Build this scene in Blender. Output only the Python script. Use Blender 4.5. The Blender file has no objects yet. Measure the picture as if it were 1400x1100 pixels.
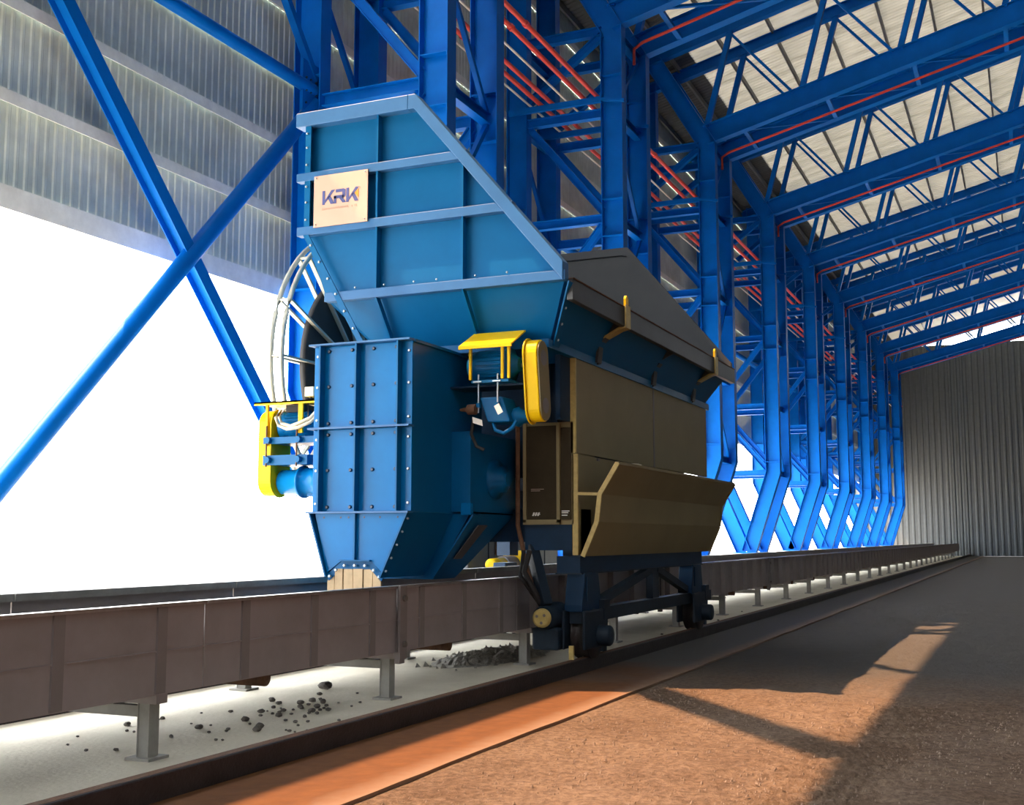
import bpy, bmesh, math, random
from mathutils import Vector, Matrix
random.seed(7)
D = bpy.data
scene = bpy.context.scene
COL = scene.collection

# ------------------------------------------------------------------ camera, sky, sun, exposure
# world: X runs along the rails (away from the camera), Y across the hall towards the open side, Z up
AZ, PITCH = math.radians(23.79), math.atan(185 / 1600)
cam_d = D.cameras.new('camera')
cam_d.sensor_fit = 'HORIZONTAL'; cam_d.sensor_width = 36.0; cam_d.lens = 36.0 * 1600 / 1400
cam_d.clip_end = 600
cam = D.objects.new('camera', cam_d); COL.objects.link(cam)
cam.location = (0, 0, 1.6)
fw = Vector((math.cos(AZ) * math.cos(PITCH), math.sin(AZ) * math.cos(PITCH), math.sin(PITCH)))
cam.rotation_euler = fw.to_track_quat('-Z', 'Y').to_euler()
scene.camera = cam

world = D.worlds.new('hazy_sky'); scene.world = world; world.use_nodes = True
bg = world.node_tree.nodes['Background']
bg.inputs[0].default_value = (0.94, 0.97, 1.0, 1); bg.inputs[1].default_value = 12.0

sun_d = D.lights.new('sun', 'SUN'); sun_d.energy = 13.0; sun_d.color = (1.0, 0.60, 0.33); sun_d.angle = 0.007
sun = D.objects.new('sun', sun_d); COL.objects.link(sun)
SUN_DIR = Vector((0.20, -0.585, -1.0))
sun.rotation_euler = SUN_DIR.to_track_quat('-Z', 'Y').to_euler(); sun.location = (0, 30, 40)

vs = scene.view_settings
vs.view_transform = 'Standard'; vs.look = 'None'; vs.gamma = 1.0; vs.use_curve_mapping = False
vs.exposure = 0.0

# ------------------------------------------------------------------ materials
MAT = {}
def mat(name, col, rough=0.5, metal=0.0, var=0.12, scale=3.0, spec=0.5, bump=0.0, bscale=40.0, col2=None, coat=0.0):
    m = D.materials.new(name); m.use_nodes = True
    nt = m.node_tree; b = nt.nodes['Principled BSDF']
    b.inputs['Roughness'].default_value = rough; b.inputs['Metallic'].default_value = metal
    b.inputs['Specular IOR Level'].default_value = spec
    b.inputs['Coat Weight'].default_value = coat; b.inputs['Coat Roughness'].default_value = 0.12
    tc = nt.nodes.new('ShaderNodeTexCoord')
    n = nt.nodes.new('ShaderNodeTexNoise'); n.inputs['Scale'].default_value = scale; n.inputs['Detail'].default_value = 6
    n.inputs['Roughness'].default_value = 0.65
    nt.links.new(tc.outputs['Object'], n.inputs['Vector'])
    r = nt.nodes.new('ShaderNodeValToRGB')
    r.color_ramp.elements[0].position = 0.3; r.color_ramp.elements[1].position = 0.72
    c2 = col2 if col2 else [min(1, c * (1 + var)) for c in col]
    r.color_ramp.elements[0].color = (*[c * (1 - var) for c in col], 1) if not col2 else (*col, 1)
    r.color_ramp.elements[1].color = (*c2, 1)
    nt.links.new(n.outputs['Fac'], r.inputs['Fac']); nt.links.new(r.outputs['Color'], b.inputs['Base Color'])
    if bump:
        n2 = nt.nodes.new('ShaderNodeTexNoise'); n2.inputs['Scale'].default_value = bscale; n2.inputs['Detail'].default_value = 8
        nt.links.new(tc.outputs['Object'], n2.inputs['Vector'])
        bp = nt.nodes.new('ShaderNodeBump'); bp.inputs['Strength'].default_value = bump; bp.inputs['Distance'].default_value = 0.02
        nt.links.new(n2.outputs['Fac'], bp.inputs['Height']); nt.links.new(bp.outputs['Normal'], b.inputs['Normal'])
    MAT[name] = m
    return m
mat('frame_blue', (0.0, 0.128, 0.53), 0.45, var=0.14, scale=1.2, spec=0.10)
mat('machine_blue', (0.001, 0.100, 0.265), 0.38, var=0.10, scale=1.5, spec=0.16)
mat('bar_blue_warm_lit', (0.030, 0.125, 0.30), 0.40, var=0.10, scale=2.0, spec=0.3)  # machine blue shifted to lilac, warm light painted into the bars
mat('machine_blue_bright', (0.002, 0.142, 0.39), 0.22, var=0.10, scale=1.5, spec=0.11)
mat('machine_navy', (0.003, 0.026, 0.066), 0.5, var=0.2, scale=2.0, spec=0.25)
mat('undercarriage', (0.010, 0.022, 0.038), 0.55, var=0.3, scale=3.0, spec=0.3)
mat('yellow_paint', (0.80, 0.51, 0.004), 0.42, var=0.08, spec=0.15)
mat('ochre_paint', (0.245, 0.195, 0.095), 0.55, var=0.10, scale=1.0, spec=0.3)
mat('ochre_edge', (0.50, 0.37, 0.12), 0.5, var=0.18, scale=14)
mat('guard_shade_olive', (0.20, 0.145, 0.045), 0.5, var=0.1)  # guard yellow dulled to olive, shade put into the colour
mat('housing_grey', (0.17, 0.19, 0.195), 0.6, var=0.12)
mat('cabinet_dark', (0.040, 0.029, 0.014), 0.6, var=0.2, spec=0.15)
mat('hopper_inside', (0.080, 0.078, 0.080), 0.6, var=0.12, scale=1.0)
mat('lip_steel', (0.058, 0.064, 0.072), 0.5, var=0.2, scale=1.0)
mat('grey_steel', (0.26, 0.225, 0.22), 0.6, var=0.18, scale=1.2)
mat('rib_steel', (0.19, 0.165, 0.16), 0.6, var=0.18, scale=1.2)
mat('leg_steel', (0.30, 0.29, 0.26), 0.65, var=0.2, scale=4)
mat('galvanised', (0.42, 0.43, 0.37), 0.35, metal=0.25, var=0.1, scale=6)
mat('bolt_steel', (0.45, 0.52, 0.58), 0.35, metal=0.5)
mat('bolt_dark', (0.012, 0.03, 0.07), 0.4)
mat('black_rubber', (0.012, 0.012, 0.013), 0.7, var=0.2)
mat('rubber_skirt', (0.55, 0.39, 0.22), 0.7, var=0.15, scale=8)
mat('red_pipe', (0.72, 0.075, 0.05), 0.4, var=0.1)
mat('white_plastic', (0.75, 0.72, 0.66), 0.5, var=0.05)
mat('cream_plastic', (0.62, 0.56, 0.42), 0.5, var=0.06)
mat('sign_warm_tint', (0.56, 0.36, 0.275), 0.45, var=0.03)  # white board tinted peach, warm light put into the colour
mat('logo_blue', (0.05, 0.065, 0.22), 0.5, var=0.05)
mat('logo_orange', (0.85, 0.26, 0.02), 0.5, var=0.05)
mat('logo_grey', (0.46, 0.33, 0.25), 0.5, var=0.05)
mat('rust', (0.13, 0.060, 0.030), 0.8, var=0.35, scale=9, bump=0.4)
mat('rail_steel', (0.026, 0.021, 0.021), 0.55, var=0.4, scale=5, bump=0.3)
mat('sky_lit_steel', (0.40, 0.36, 0.33), 0.32, metal=0.8, var=0.25, scale=7)  # lighter metal paints the sky-lit top edge of the trough
mat('cladding_dark', (0.07, 0.08, 0.085), 0.7)
mat('cladding', (0.62, 0.68, 0.64), 0.5, metal=0.1, var=0.22, scale=0.9)
mat('girt', (0.80, 0.82, 0.78), 0.5, var=0.12)
mat('purlin', (0.09, 0.10, 0.11), 0.5)
mat('concrete_pale', (0.66, 0.60, 0.46), 0.9, scale=1.1, bump=0.3, bscale=22, col2=(0.82, 0.765, 0.62))
mat('yard_concrete', (0.80, 0.78, 0.72), 0.9, var=0.06, scale=0.5)
mat('plinth', (0.62, 0.60, 0.54), 0.9, var=0.1)
mat('stone', (0.13, 0.115, 0.10), 0.95, var=0.3, scale=12)
mat('rubble', (0.46, 0.44, 0.38), 0.95, var=0.35, scale=9, bump=0.8, bscale=30)
mat('ore', (0.045, 0.04, 0.04), 0.95, var=0.4, scale=9, bump=0.8, bscale=20)
mat('window_dark', (0.02, 0.022, 0.025), 0.3)

def strip_material():
    # grey concrete with a spill of orange dust over the stretch before the machine
    m = D.materials.new('dusty_concrete'); m.use_nodes = True; nt = m.node_tree; b = nt.nodes['Principled BSDF']
    b.inputs['Roughness'].default_value = 0.85
    tc = nt.nodes.new('ShaderNodeTexCoord'); sep = nt.nodes.new('ShaderNodeSeparateXYZ')
    nt.links.new(tc.outputs['Object'], sep.inputs[0])
    n = nt.nodes.new('ShaderNodeTexNoise'); n.inputs['Scale'].default_value = 0.9; n.inputs['Detail'].default_value = 8
    nt.links.new(tc.outputs['Object'], n.inputs['Vector'])
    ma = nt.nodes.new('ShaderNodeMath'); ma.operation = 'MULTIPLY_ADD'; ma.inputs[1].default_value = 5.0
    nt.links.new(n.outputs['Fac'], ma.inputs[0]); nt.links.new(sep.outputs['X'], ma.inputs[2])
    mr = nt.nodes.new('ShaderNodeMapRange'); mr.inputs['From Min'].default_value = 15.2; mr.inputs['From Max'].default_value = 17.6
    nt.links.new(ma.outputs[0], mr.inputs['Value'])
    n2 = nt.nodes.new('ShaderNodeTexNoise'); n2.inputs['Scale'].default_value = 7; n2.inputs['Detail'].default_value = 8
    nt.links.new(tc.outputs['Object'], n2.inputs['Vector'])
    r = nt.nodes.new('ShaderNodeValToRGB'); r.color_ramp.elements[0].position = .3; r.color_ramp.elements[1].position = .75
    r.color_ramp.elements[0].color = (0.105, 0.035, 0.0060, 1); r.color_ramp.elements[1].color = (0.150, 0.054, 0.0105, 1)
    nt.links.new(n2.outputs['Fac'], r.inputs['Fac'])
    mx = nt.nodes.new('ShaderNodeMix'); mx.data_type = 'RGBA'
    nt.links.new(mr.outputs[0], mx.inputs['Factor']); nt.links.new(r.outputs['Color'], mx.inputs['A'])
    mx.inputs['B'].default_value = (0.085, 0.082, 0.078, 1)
    me_ = nt.nodes.new('ShaderNodeMapRange'); me_.inputs['From Min'].default_value = 4.12; me_.inputs['From Max'].default_value = 3.90
    me_.inputs['To Max'].default_value = .75
    yn_ = nt.nodes.new('ShaderNodeMath'); yn_.operation = 'MULTIPLY_ADD'; yn_.inputs[1].default_value = .22
    nt.links.new(n2.outputs['Fac'], yn_.inputs[0]); nt.links.new(sep.outputs['Y'], yn_.inputs[2])
    ys_ = nt.nodes.new('ShaderNodeMath'); ys_.operation = 'SUBTRACT'; ys_.inputs[1].default_value = .11
    nt.links.new(yn_.outputs[0], ys_.inputs[0]); nt.links.new(ys_.outputs[0], me_.inputs['Value'])
    mz = nt.nodes.new('ShaderNodeMix'); mz.data_type = 'RGBA'; nt.links.new(me_.outputs[0], mz.inputs['Factor'])
    nt.links.new(mx.outputs['Result'], mz.inputs['A']); mz.inputs['B'].default_value = (0.25, 0.155, 0.10, 1)
    nt.links.new(mz.outputs['Result'], b.inputs['Base Color'])
    bp = nt.nodes.new('ShaderNodeBump'); bp.inputs['Strength'].default_value = .25; bp.inputs['Distance'].default_value = .02
    nt.links.new(n2.outputs['Fac'], bp.inputs['Height']); nt.links.new(bp.outputs['Normal'], b.inputs['Normal'])
    MAT['dusty_concrete'] = m
strip_material()

def dirt_material():
    m = D.materials.new('sandy_dirt'); m.use_nodes = True; nt = m.node_tree; b = nt.nodes['Principled BSDF']
    b.inputs['Roughness'].default_value = 0.95; b.inputs['Specular IOR Level'].default_value = 0.2
    tc = nt.nodes.new('ShaderNodeTexCoord')
    def noise(s, d=8):
        n = nt.nodes.new('ShaderNodeTexNoise'); n.inputs['Scale'].default_value = s; n.inputs['Detail'].default_value = d
        n.inputs['Roughness'].default_value = .7
        nt.links.new(tc.outputs['Object'], n.inputs['Vector']); return n
    a, c = noise(0.8), noise(17)
    r = nt.nodes.new('ShaderNodeValToRGB'); r.color_ramp.elements[0].position = .35; r.color_ramp.elements[1].position = .7
    r.color_ramp.elements[0].color = (0.150, 0.097, 0.064, 1); r.color_ramp.elements[1].color = (0.240, 0.170, 0.121, 1)
    nt.links.new(a.outputs['Fac'], r.inputs['Fac'])
    r2 = nt.nodes.new('ShaderNodeValToRGB'); r2.color_ramp.elements[0].position = .36; r2.color_ramp.elements[1].position = .62
    r2.color_ramp.elements[0].color = (.42, .38, .36, 1); r2.color_ramp.elements[1].color = (1.15, 1.13, 1.10, 1)
    nt.links.new(c.outputs['Fac'], r2.inputs['Fac'])
    mx = nt.nodes.new('ShaderNodeMix'); mx.data_type = 'RGBA'; mx.blend_type = 'MULTIPLY'; mx.inputs['Factor'].default_value = .8
    nt.links.new(r.outputs['Color'], mx.inputs['A']); nt.links.new(r2.outputs['Color'], mx.inputs['B'])
    sep = nt.nodes.new('ShaderNodeSeparateXYZ'); nt.links.new(tc.outputs['Object'], sep.inputs[0])
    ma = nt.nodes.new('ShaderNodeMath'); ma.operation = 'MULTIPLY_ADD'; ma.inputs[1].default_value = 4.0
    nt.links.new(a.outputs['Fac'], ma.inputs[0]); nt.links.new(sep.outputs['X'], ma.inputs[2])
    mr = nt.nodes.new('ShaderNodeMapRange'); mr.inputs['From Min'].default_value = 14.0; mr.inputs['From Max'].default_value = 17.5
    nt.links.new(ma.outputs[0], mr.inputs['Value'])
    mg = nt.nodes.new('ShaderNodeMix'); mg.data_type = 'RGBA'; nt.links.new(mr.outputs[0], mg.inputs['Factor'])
    nt.links.new(mx.outputs['Result'], mg.inputs['A']); mg.inputs['B'].default_value = (0.095, 0.086, 0.079, 1)  # far dirt mixed to dark grey, shade put into its colour
    nt.links.new(mg.outputs['Result'], b.inputs['Base Color'])
    bp = nt.nodes.new('ShaderNodeBump'); bp.inputs['Strength'].default_value = .9; bp.inputs['Distance'].default_value = .04
    nt.links.new(c.outputs['Fac'], bp.inputs['Height']); nt.links.new(bp.outputs['Normal'], b.inputs['Normal'])
    MAT['sandy_dirt'] = m
dirt_material()

def translucent_material():
    m = D.materials.new('translucent_roofing'); m.use_nodes = True; nt = m.node_tree
    out = nt.nodes['Material Output']; b = nt.nodes['Principled BSDF']
    b.inputs['Base Color'].default_value = (0.66, 0.66, 0.55, 1); b.inputs['Roughness'].default_value = .5
    t = nt.nodes.new('ShaderNodeBsdfTranslucent')
    tc = nt.nodes.new('ShaderNodeTexCoord'); n = nt.nodes.new('ShaderNodeTexNoise'); n.inputs['Scale'].default_value = .7
    mp = nt.nodes.new('ShaderNodeMapping'); mp.inputs['Scale'].default_value = (3.0, .35, 1)
    nt.links.new(tc.outputs['Object'], mp.inputs[0]); nt.links.new(mp.outputs[0], n.inputs['Vector'])
    r = nt.nodes.new('ShaderNodeValToRGB'); r.color_ramp.elements[0].position = .35; r.color_ramp.elements[1].position = .65
    r.color_ramp.elements[0].color = (.052, .051, .042, 1); r.color_ramp.elements[1].color = (.090, .087, .074, 1)
    nt.links.new(n.outputs['Fac'], r.inputs['Fac']); nt.links.new(r.outputs['Color'], t.inputs['Color'])
    mx = nt.nodes.new('ShaderNodeMixShader'); mx.inputs[0].default_value = .42
    nt.links.new(b.outputs[0], mx.inputs[1]); nt.links.new(t.outputs[0], mx.inputs[2]); nt.links.new(mx.outputs[0], out.inputs['Surface'])
    MAT['translucent_roofing'] = m
translucent_material()

# ------------------------------------------------------------------ mesh helpers
ORG = Vector((0, 0, 0))           # world origin of the thing being built; part meshes are stored relative to it
def V(*a): return Vector(a)
class MB:
    def __init__(s): s.v = []; s.f = []; s.sm = []
    def add(s, vs, fs, smooth=False):
        o = len(s.v); s.v += [tuple(x) for x in vs]
        for f in fs: s.f.append([i + o for i in f]); s.sm.append(smooth)
        return s
    def hexa(s, p):               # 4 bottom + 4 top
        return s.add(p, [(0, 1, 2, 3), (4, 5, 6, 7), (0, 1, 5, 4), (1, 2, 6, 5), (2, 3, 7, 6), (3, 0, 4, 7)])
    def box(s, x0, x1, y0, y1, z0, z1):
        return s.hexa([(x0, y0, z0), (x1, y0, z0), (x1, y1, z0), (x0, y1, z0), (x0, y0, z1), (x1, y0, z1), (x1, y1, z1), (x0, y1, z1)])
    def axes(s, p, q, up):
        p, q = Vector(p), Vector(q); d = (q - p).normalized(); u = Vector(up)
        if abs(d.dot(u.normalized())) > .99: u = Vector((1, 0, 0)) if abs(d.x) < .9 else Vector((0, 1, 0))
        sd = d.cross(u).normalized(); u = sd.cross(d).normalized()
        return p, q, sd, u
    def beam(s, p, q, w, h, up=(0, 0, 1), off=(0, 0)):
        p, q, sd, u = s.axes(p, q, up); p = p + sd * off[0] + u * off[1]; q = q + sd * off[0] + u * off[1]
        a, b = sd * w / 2, u * h / 2
        return s.hexa([p - a - b, p + a - b, p + a + b, p - a + b, q - a - b, q + a - b, q + a + b, q - a + b])
    def ibeam(s, p, q, d, fwid, up=(0, 0, 1), t=.018):
        s.beam(p, q, t, d - 2 * t, up)
        s.beam(p, q, fwid, t, up, (0, d / 2 - t / 2)); s.beam(p, q, fwid, t, up, (0, -d / 2 + t / 2))
        return s
    def tube(s, path, r, n=10, closed=False):
        path = [Vector(p) for p in path]; rings = []; k = len(path)
        for i, p in enumerate(path):
            a = path[(i - 1) % k] if (i > 0 or closed) else p
            b = path[(i + 1) % k] if (i < k - 1 or closed) else p
            d = (b - a).normalized()
            u = Vector((0, 0, 1)) if abs(d.z) < .95 else Vector((1, 0, 0))
            sd = d.cross(u).normalized(); u = sd.cross(d)
            rings.append([p + sd * r * math.cos(2 * math.pi * j / n) + u * r * math.sin(2 * math.pi * j / n) for j in range(n)])
        vs = [x for rg in rings for x in rg]; fs = []
        for i in range(k if closed else k - 1):
            i2 = (i + 1) % k
            for j in range(n): fs.append((i * n + j, i * n + (j + 1) % n, i2 * n + (j + 1) % n, i2 * n + j))
        s.add(vs, fs, True)
        if not closed: s.add(rings[0], [tuple(range(n))]); s.add(rings[-1], [tuple(range(n))])
        return s
    def lathe(s, p, q, prof, n=20):        # prof: (t along p->q in metres, radius)
        p, q, sd, u = s.axes(p, q, (0, 0, 1)); d = (q - p).normalized(); k = len(prof)
        vs = [p + d * t + (sd * math.cos(2 * math.pi * j / n) + u * math.sin(2 * math.pi * j / n)) * r for t, r in prof for j in range(n)]
        s.add(vs, [(i * n + j, i * n + (j + 1) % n, (i + 1) * n + (j + 1) % n, (i + 1) * n + j) for i in range(k - 1) for j in range(n)], True)
        for i in (0, k - 1):
            if prof[i][1] > 1e-5: s.add(vs[i * n:(i + 1) * n], [tuple(range(n))])
        return s
    def cyl(s, p, q, r, n=16):
        L = (Vector(q) - Vector(p)).length; return s.lathe(p, q, [(0, r), (L, r)], n)
    def prism(s, pts, ax, a, b):
        m = {'x': lambda p, t: (t, p[0], p[1]), 'y': lambda p, t: (p[0], t, p[1]), 'z': lambda p, t: (p[0], p[1], t)}[ax]
        n = len(pts); vs = [m(p, a) for p in pts] + [m(p, b) for p in pts]
        return s.add(vs, [tuple(range(n)), tuple(range(n, 2 * n))] + [(i, (i + 1) % n, (i + 1) % n + n, i + n) for i in range(n)])
    def plate(s, pts, th):
        pts = [Vector(p) for p in pts]; nrm = (pts[1] - pts[0]).cross(pts[2] - pts[0]).normalized() * th; n = len(pts)
        return s.add(pts + [p + nrm for p in pts], [tuple(range(n)), tuple(range(n, 2 * n))] + [(i, (i + 1) % n, (i + 1) % n + n, i + n) for i in range(n)])
    def sweep_yz(s, path, n0, n1, x0, x1):  # rectangle swept along a polyline in the YZ plane with mitred corners
        k = len(path); rows = []
        for i, p in enumerate(path):
            ds = []
            if i > 0: ds.append((Vector(p) - Vector(path[i - 1])).normalized())
            if i < k - 1: ds.append((Vector(path[i + 1]) - Vector(p)).normalized())
            t = sum(ds, Vector((0, 0))).normalized(); nn = Vector((t.y, -t.x)); c = nn.dot(Vector((ds[0].y, -ds[0].x)))
            a, b = Vector(p) + nn * n0 / c, Vector(p) + nn * n1 / c
            rows.append([(x0, a.x, a.y), (x1, a.x, a.y), (x1, b.x, b.y), (x0, b.x, b.y)])
        vs = [q for r in rows for q in r]; fs = [(0, 1, 2, 3), tuple(4 * (k - 1) + j for j in range(4))]
        for i in range(k - 1):
            for j in range(4): fs.append((4 * i + j, 4 * i + (j + 1) % 4, 4 * i + 4 + (j + 1) % 4, 4 * i + 4 + j))
        return s.add(vs, fs)
    def sweep_i(s, path, x, d, fwid, t=.022):
        s.sweep_yz(path, -d / 2 + t, d / 2 - t, x - t / 2, x + t / 2)
        s.sweep_yz(path, d / 2 - t, d / 2, x - fwid / 2, x + fwid / 2)
        return s.sweep_yz(path, -d / 2, -d / 2 + t, x - fwid / 2, x + fwid / 2)
    def mesh(s, name):
        me = D.meshes.new(name)
        me.from_pydata([tuple(Vector(p) - ORG) for p in s.v], [], s.f)
        me.polygons.foreach_set('use_smooth', s.sm)
        bm = bmesh.new(); bm.from_mesh(me); bmesh.ops.recalc_face_normals(bm, faces=bm.faces); bm.to_mesh(me); bm.free()
        return me
    def build(s, name, material, parent=None, bevel=0.0, label=None):
        me = s.mesh(name); me.materials.append(MAT[material])
        o = D.objects.new(name, me); COL.objects.link(o); o.parent = parent
        if label: o['label'] = label
        if bevel:
            md = o.modifiers.new('bevel', 'BEVEL'); md.width = bevel; md.segments = 2; md.limit_method = 'ANGLE'
        return o
def tag(o, label=None, category=None, group=None, kind=None):
    for k, v in (('label', label), ('category', category), ('group', group), ('kind', kind)):
        if v: o[k] = v
    return o
def root(name, loc, label=None, category=None, group=None, kind=None):
    global ORG
    o = D.objects.new(name, None); COL.objects.link(o); o.location = loc; o.empty_display_size = .3
    ORG = Vector(loc)
    return tag(o, label, category, group, kind)
def solo(mb, name, material, loc, label, category, group=None, kind=None, bevel=0):
    global ORG
    ORG = Vector(loc); o = mb.build(name, material, None, bevel); o.location = loc
    ORG = Vector((0, 0, 0)); return tag(o, label, category, group, kind)
def copy_tree(o, parent=None):
    c = o.copy(); COL.objects.link(c); c.parent = parent
    for ch in list(o.children): copy_tree(ch, c)
    return c
def inst(me, name, parent, loc, rot=None):
    o = D.objects.new(name, me); COL.objects.link(o); o.parent = parent; o.location = Vector(loc) - ORG
    if rot: o.rotation_euler = rot
    return o
def free_mesh(mb, name, material):   # a mesh about its own origin, for inst()
    global ORG
    k = ORG; ORG = Vector((0, 0, 0)); me = mb.mesh(name); ORG = k; me.materials.append(MAT[material]); return me

# ------------------------------------------------------------------ ground
def floors():
    global ORG
    ORG = Vector((0, 0, 0))
    mb = MB(); mb.box(-14, 125, 5.0, 13.4, -.4, 0.0)
    tag(mb.build('floor', 'concrete_pale'), 'pale dusty concrete floor under the conveyor', kind='structure')
    mb = MB(); mb.box(-80, 240, 13.4, 160, -.45, -.04)
    tag(mb.build('ground_outside', 'yard_concrete'), 'bright open yard outside the hall', kind='structure')
    mb = MB(); mb.box(-90, -14, -80, 13.4, -.45, -.04)
    tag(mb.build('ground_entrance', 'yard_concrete'), 'bright yard before the open hall end', kind='structure')
    # smooth strip beside the rail, a ragged inner edge
    pts = []; x = -14.0
    while x < 125:
        pts.append((x, 3.88 + .008 * math.sin(x * 1.7) + random.uniform(-.008, .008))); x += .35 if x < 40 else 2.0
    mb = MB(); mb.prism([(125, 5.0), (-14, 5.0)] + pts, 'z', -.4, 0.006)
    tag(mb.build('floor_strip', 'dusty_concrete'), 'smooth concrete strip with orange dust beside the rail', kind='structure')
    # rough dirt, a height field with a tyre track of cross ridges
    nx, ny = 520, 190; x0, x1, y0, y1 = 3.0, 33.0, -7.0, 4.06
    from mathutils import noise
    vs = []
    for i in range(nx + 1):
        x = x0 + (x1 - x0) * (i / nx) ** 1.5
        for j in range(ny + 1):
            y = y0 + (y1 - y0) * (1 - (1 - j / ny) ** 1.35)
            h = .028 * noise.noise((x * .9, y * .9, 0)) + .016 * noise.noise((x * 3.5, y * 3.5, 5)) + .009 * noise.noise((x * 11, y * 11, 9)) - .012
            k = max(0, 1 - abs(y - (1.30 - .02 * (x - 8))) / .46)
            if k > 0 and x < 12: h += min(1, k * 2.2) * (.045 * math.sin(2 * math.pi * (x + .44 * y) / .25)) - .02 * min(1, k * 2)
            if y > 3.84: h = min(h * .3, 0) - .016
            elif y > 3.5: h = h * (1 - .7 * (y - 3.5) / .34)
            vs.append((x, y, h))
    fs = [(i * (ny + 1) + j, (i + 1) * (ny + 1) + j, (i + 1) * (ny + 1) + j + 1, i * (ny + 1) + j + 1) for i in range(nx) for j in range(ny)]
    mb = MB(); mb.add(vs, fs, True)
    g = tag(mb.build('ground', 'sandy_dirt'), 'rough sandy dirt floor in the sun', kind='structure')
    mb = MB(); mb.box(33, 125, -29, 3.86, -.4, -.02); mb.box(-14, 3.0, -29, 3.86, -.4, -.02); mb.box(3.0, 33, -29, -7, -.4, -.02)
    mb.build('ground_beyond', 'sandy_dirt', g)
floors()

# ------------------------------------------------------------------ walls and roof
BAY = 10.16
FX = [8.40 + BAY * k for k in range(0, 10)]
XEND = 112.0
def corrugated(L, Hh, pitch, amp, name, material):
    mb = MB(); n = int(L / pitch); vs = []
    for i in range(n):
        for dx, dy in ((0, 0), (.5, 0), (.62, amp), (.88, amp)): vs.append((i * pitch + dx * pitch, dy))
    vs.append((n * pitch, 0))
    k = len(vs)
    mb.add([(x, y, 0) for x, y in vs] + [(x, y, Hh) for x, y in vs], [(i, i + 1, k + i + 1, k + i) for i in range(k - 1)])
    return free_mesh(mb, name, material)
def walls():
    global ORG
    w = root('wall_left', (0, 13.2, 0), 'grey corrugated side wall above the open side', kind='structure')
    sheet = corrugated(BAY, 1.46, BAY / 56, -.018, 'sheet', 'cladding')
    half = corrugated(BAY / 2, 1.46, BAY / 56, -.018, 'sheet', 'cladding')
    gm = MB(); gm.box(0, BAY, 0, .14, -.06, .06); gm.box(0, BAY, 0, .02, -.13, -.06)
    girt = free_mesh(gm, 'girt', 'girt')
    gb = MB(); gb.box(0, BAY, 0, .14, -.24, .10)
    low = free_mesh(gb, 'girt', 'girt')
    MB().ibeam((12.6, 13.05, 12.0), (5.0, 13.05, 20.2), .34, .30, up=(0, 1, 0)).build('shade_strip_brace', 'frame_blue', w)  # unseen beam, added to cast a diagonal shade strip on the dirt
    k = -2
    while FX[0] + BAY * k < XEND - 1:
        xs = FX[0] + BAY * k - .02; rows = 6 if -3 < xs < 12 else 9
        for r in range(rows):
            z = 6.45 + 1.4 * r
            inst(sheet, 'sheet', w, (xs, 13.2, z))
            inst(low if r == 0 else girt, 'girt', w, (xs, 13.0, z + (0.0 if r == 0 else .02)))
        if k == 0:
            for r in range(6, 9): inst(half, 'sheet', w, (xs + BAY / 2, 13.2, 6.45 + 1.4 * r))
        if k == -2:
            for r in range(5): inst(sheet, 'sheet', w, (xs, 13.2, -.55 + 1.4 * r))
        k += 1
    w2 = root('wall_right', (0, -29, 0), 'dark corrugated wall on the far side of the hall', kind='structure')
    big = corrugated(BAY, 19.0, .508, .05, 'sheet', 'cladding_dark')
    k = -2
    while FX[0] + BAY * k < XEND - 1:
        inst(big, 'sheet', w2, (FX[0] + BAY * k, -29, 0)); k += 1
    w4 = root('wall_entrance', (-14, 0, 0), 'unseen gable wall at the hall entrance, closed down to limit light', kind='structure')  # unseen wall, added with a small opening to cut the front light
    hi = corrugated(BAY, 22.0, .508, .05, 'sheet', 'cladding_dark')
    for k in range(5):
        inst(hi, 'sheet', w4, (-14, -29 + BAY * k * .83, 3.3 if k > 3 else 0), (0, 0, math.pi / 2))
    w3 = root('wall_end', (XEND, 0, 0), 'distant corrugated gable wall', kind='structure')
    for k in range(5):
        inst(big, 'sheet', w3, (XEND, -29 + BAY * k * .83, 0), (0, 0, math.pi / 2))
    # roof
    S = .26; YR, Y0 = -8.0, 10.7
    c = root('ceiling', (0, 0, 18.6), 'translucent corrugated roof sheets on steel purlins', kind='structure')
    L = math.hypot(Y0 - YR, S * (Y0 - YR)); ang = math.atan(S)
    rs = corrugated(BAY, L, .254, .03, 'roof_sheet', 'translucent_roofing')
    eave = corrugated(BAY, 2.75 / math.cos(ang), .254, .03, 'eave_sheet', 'cladding_dark')
    for k in range(1, 11):
        inst(rs, 'roof_sheet', c, (FX[0] + BAY * k + (2.2 if k == 1 else 0), Y0, 18.75 + S * 2.1), (math.pi / 2 - ang, 0, 0))
        inst(eave, 'eave_sheet', c, (FX[0] + BAY * k + (2.2 if k == 1 else 0), 13.4, 18.75 - S * .6), (math.pi / 2 - ang, 0, 0))
    Ln = math.hypot(12.6 - YR, S * (12.6 - YR)); near = corrugated(BAY, Ln, .254, .03, 'roof_sheet', 'cladding_dark')
    for k in (-2, -1, 0):
        inst(near, 'roof_sheet', c, (FX[0] + BAY * k + 2.2, 12.42, 18.75 + S * .4), (math.pi / 2 - ang, 0, 0))
    y = 13.0
    while y > YR:
        mb = MB(); z = 18.55 + S * (12.9 - y); mb.box(FX[1] + 2.2, XEND, y - .04, y + .04, z - .10, z + .10)
        mb.build('purlin', 'purlin', c); y -= 1.75
    rs2 = corrugated(BAY, math.hypot(21, 5.5), .508, .04, 'roof_sheet', 'cladding_dark')
    for k in range(-2, 11):
        inst(rs2, 'roof_sheet', c, (FX[0] + BAY * k, -29, 18.7), (-(math.pi / 2 - math.atan2(5.4, 21)), 0, 0))
    ORG = Vector((0, 0, 0))
walls()

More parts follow.
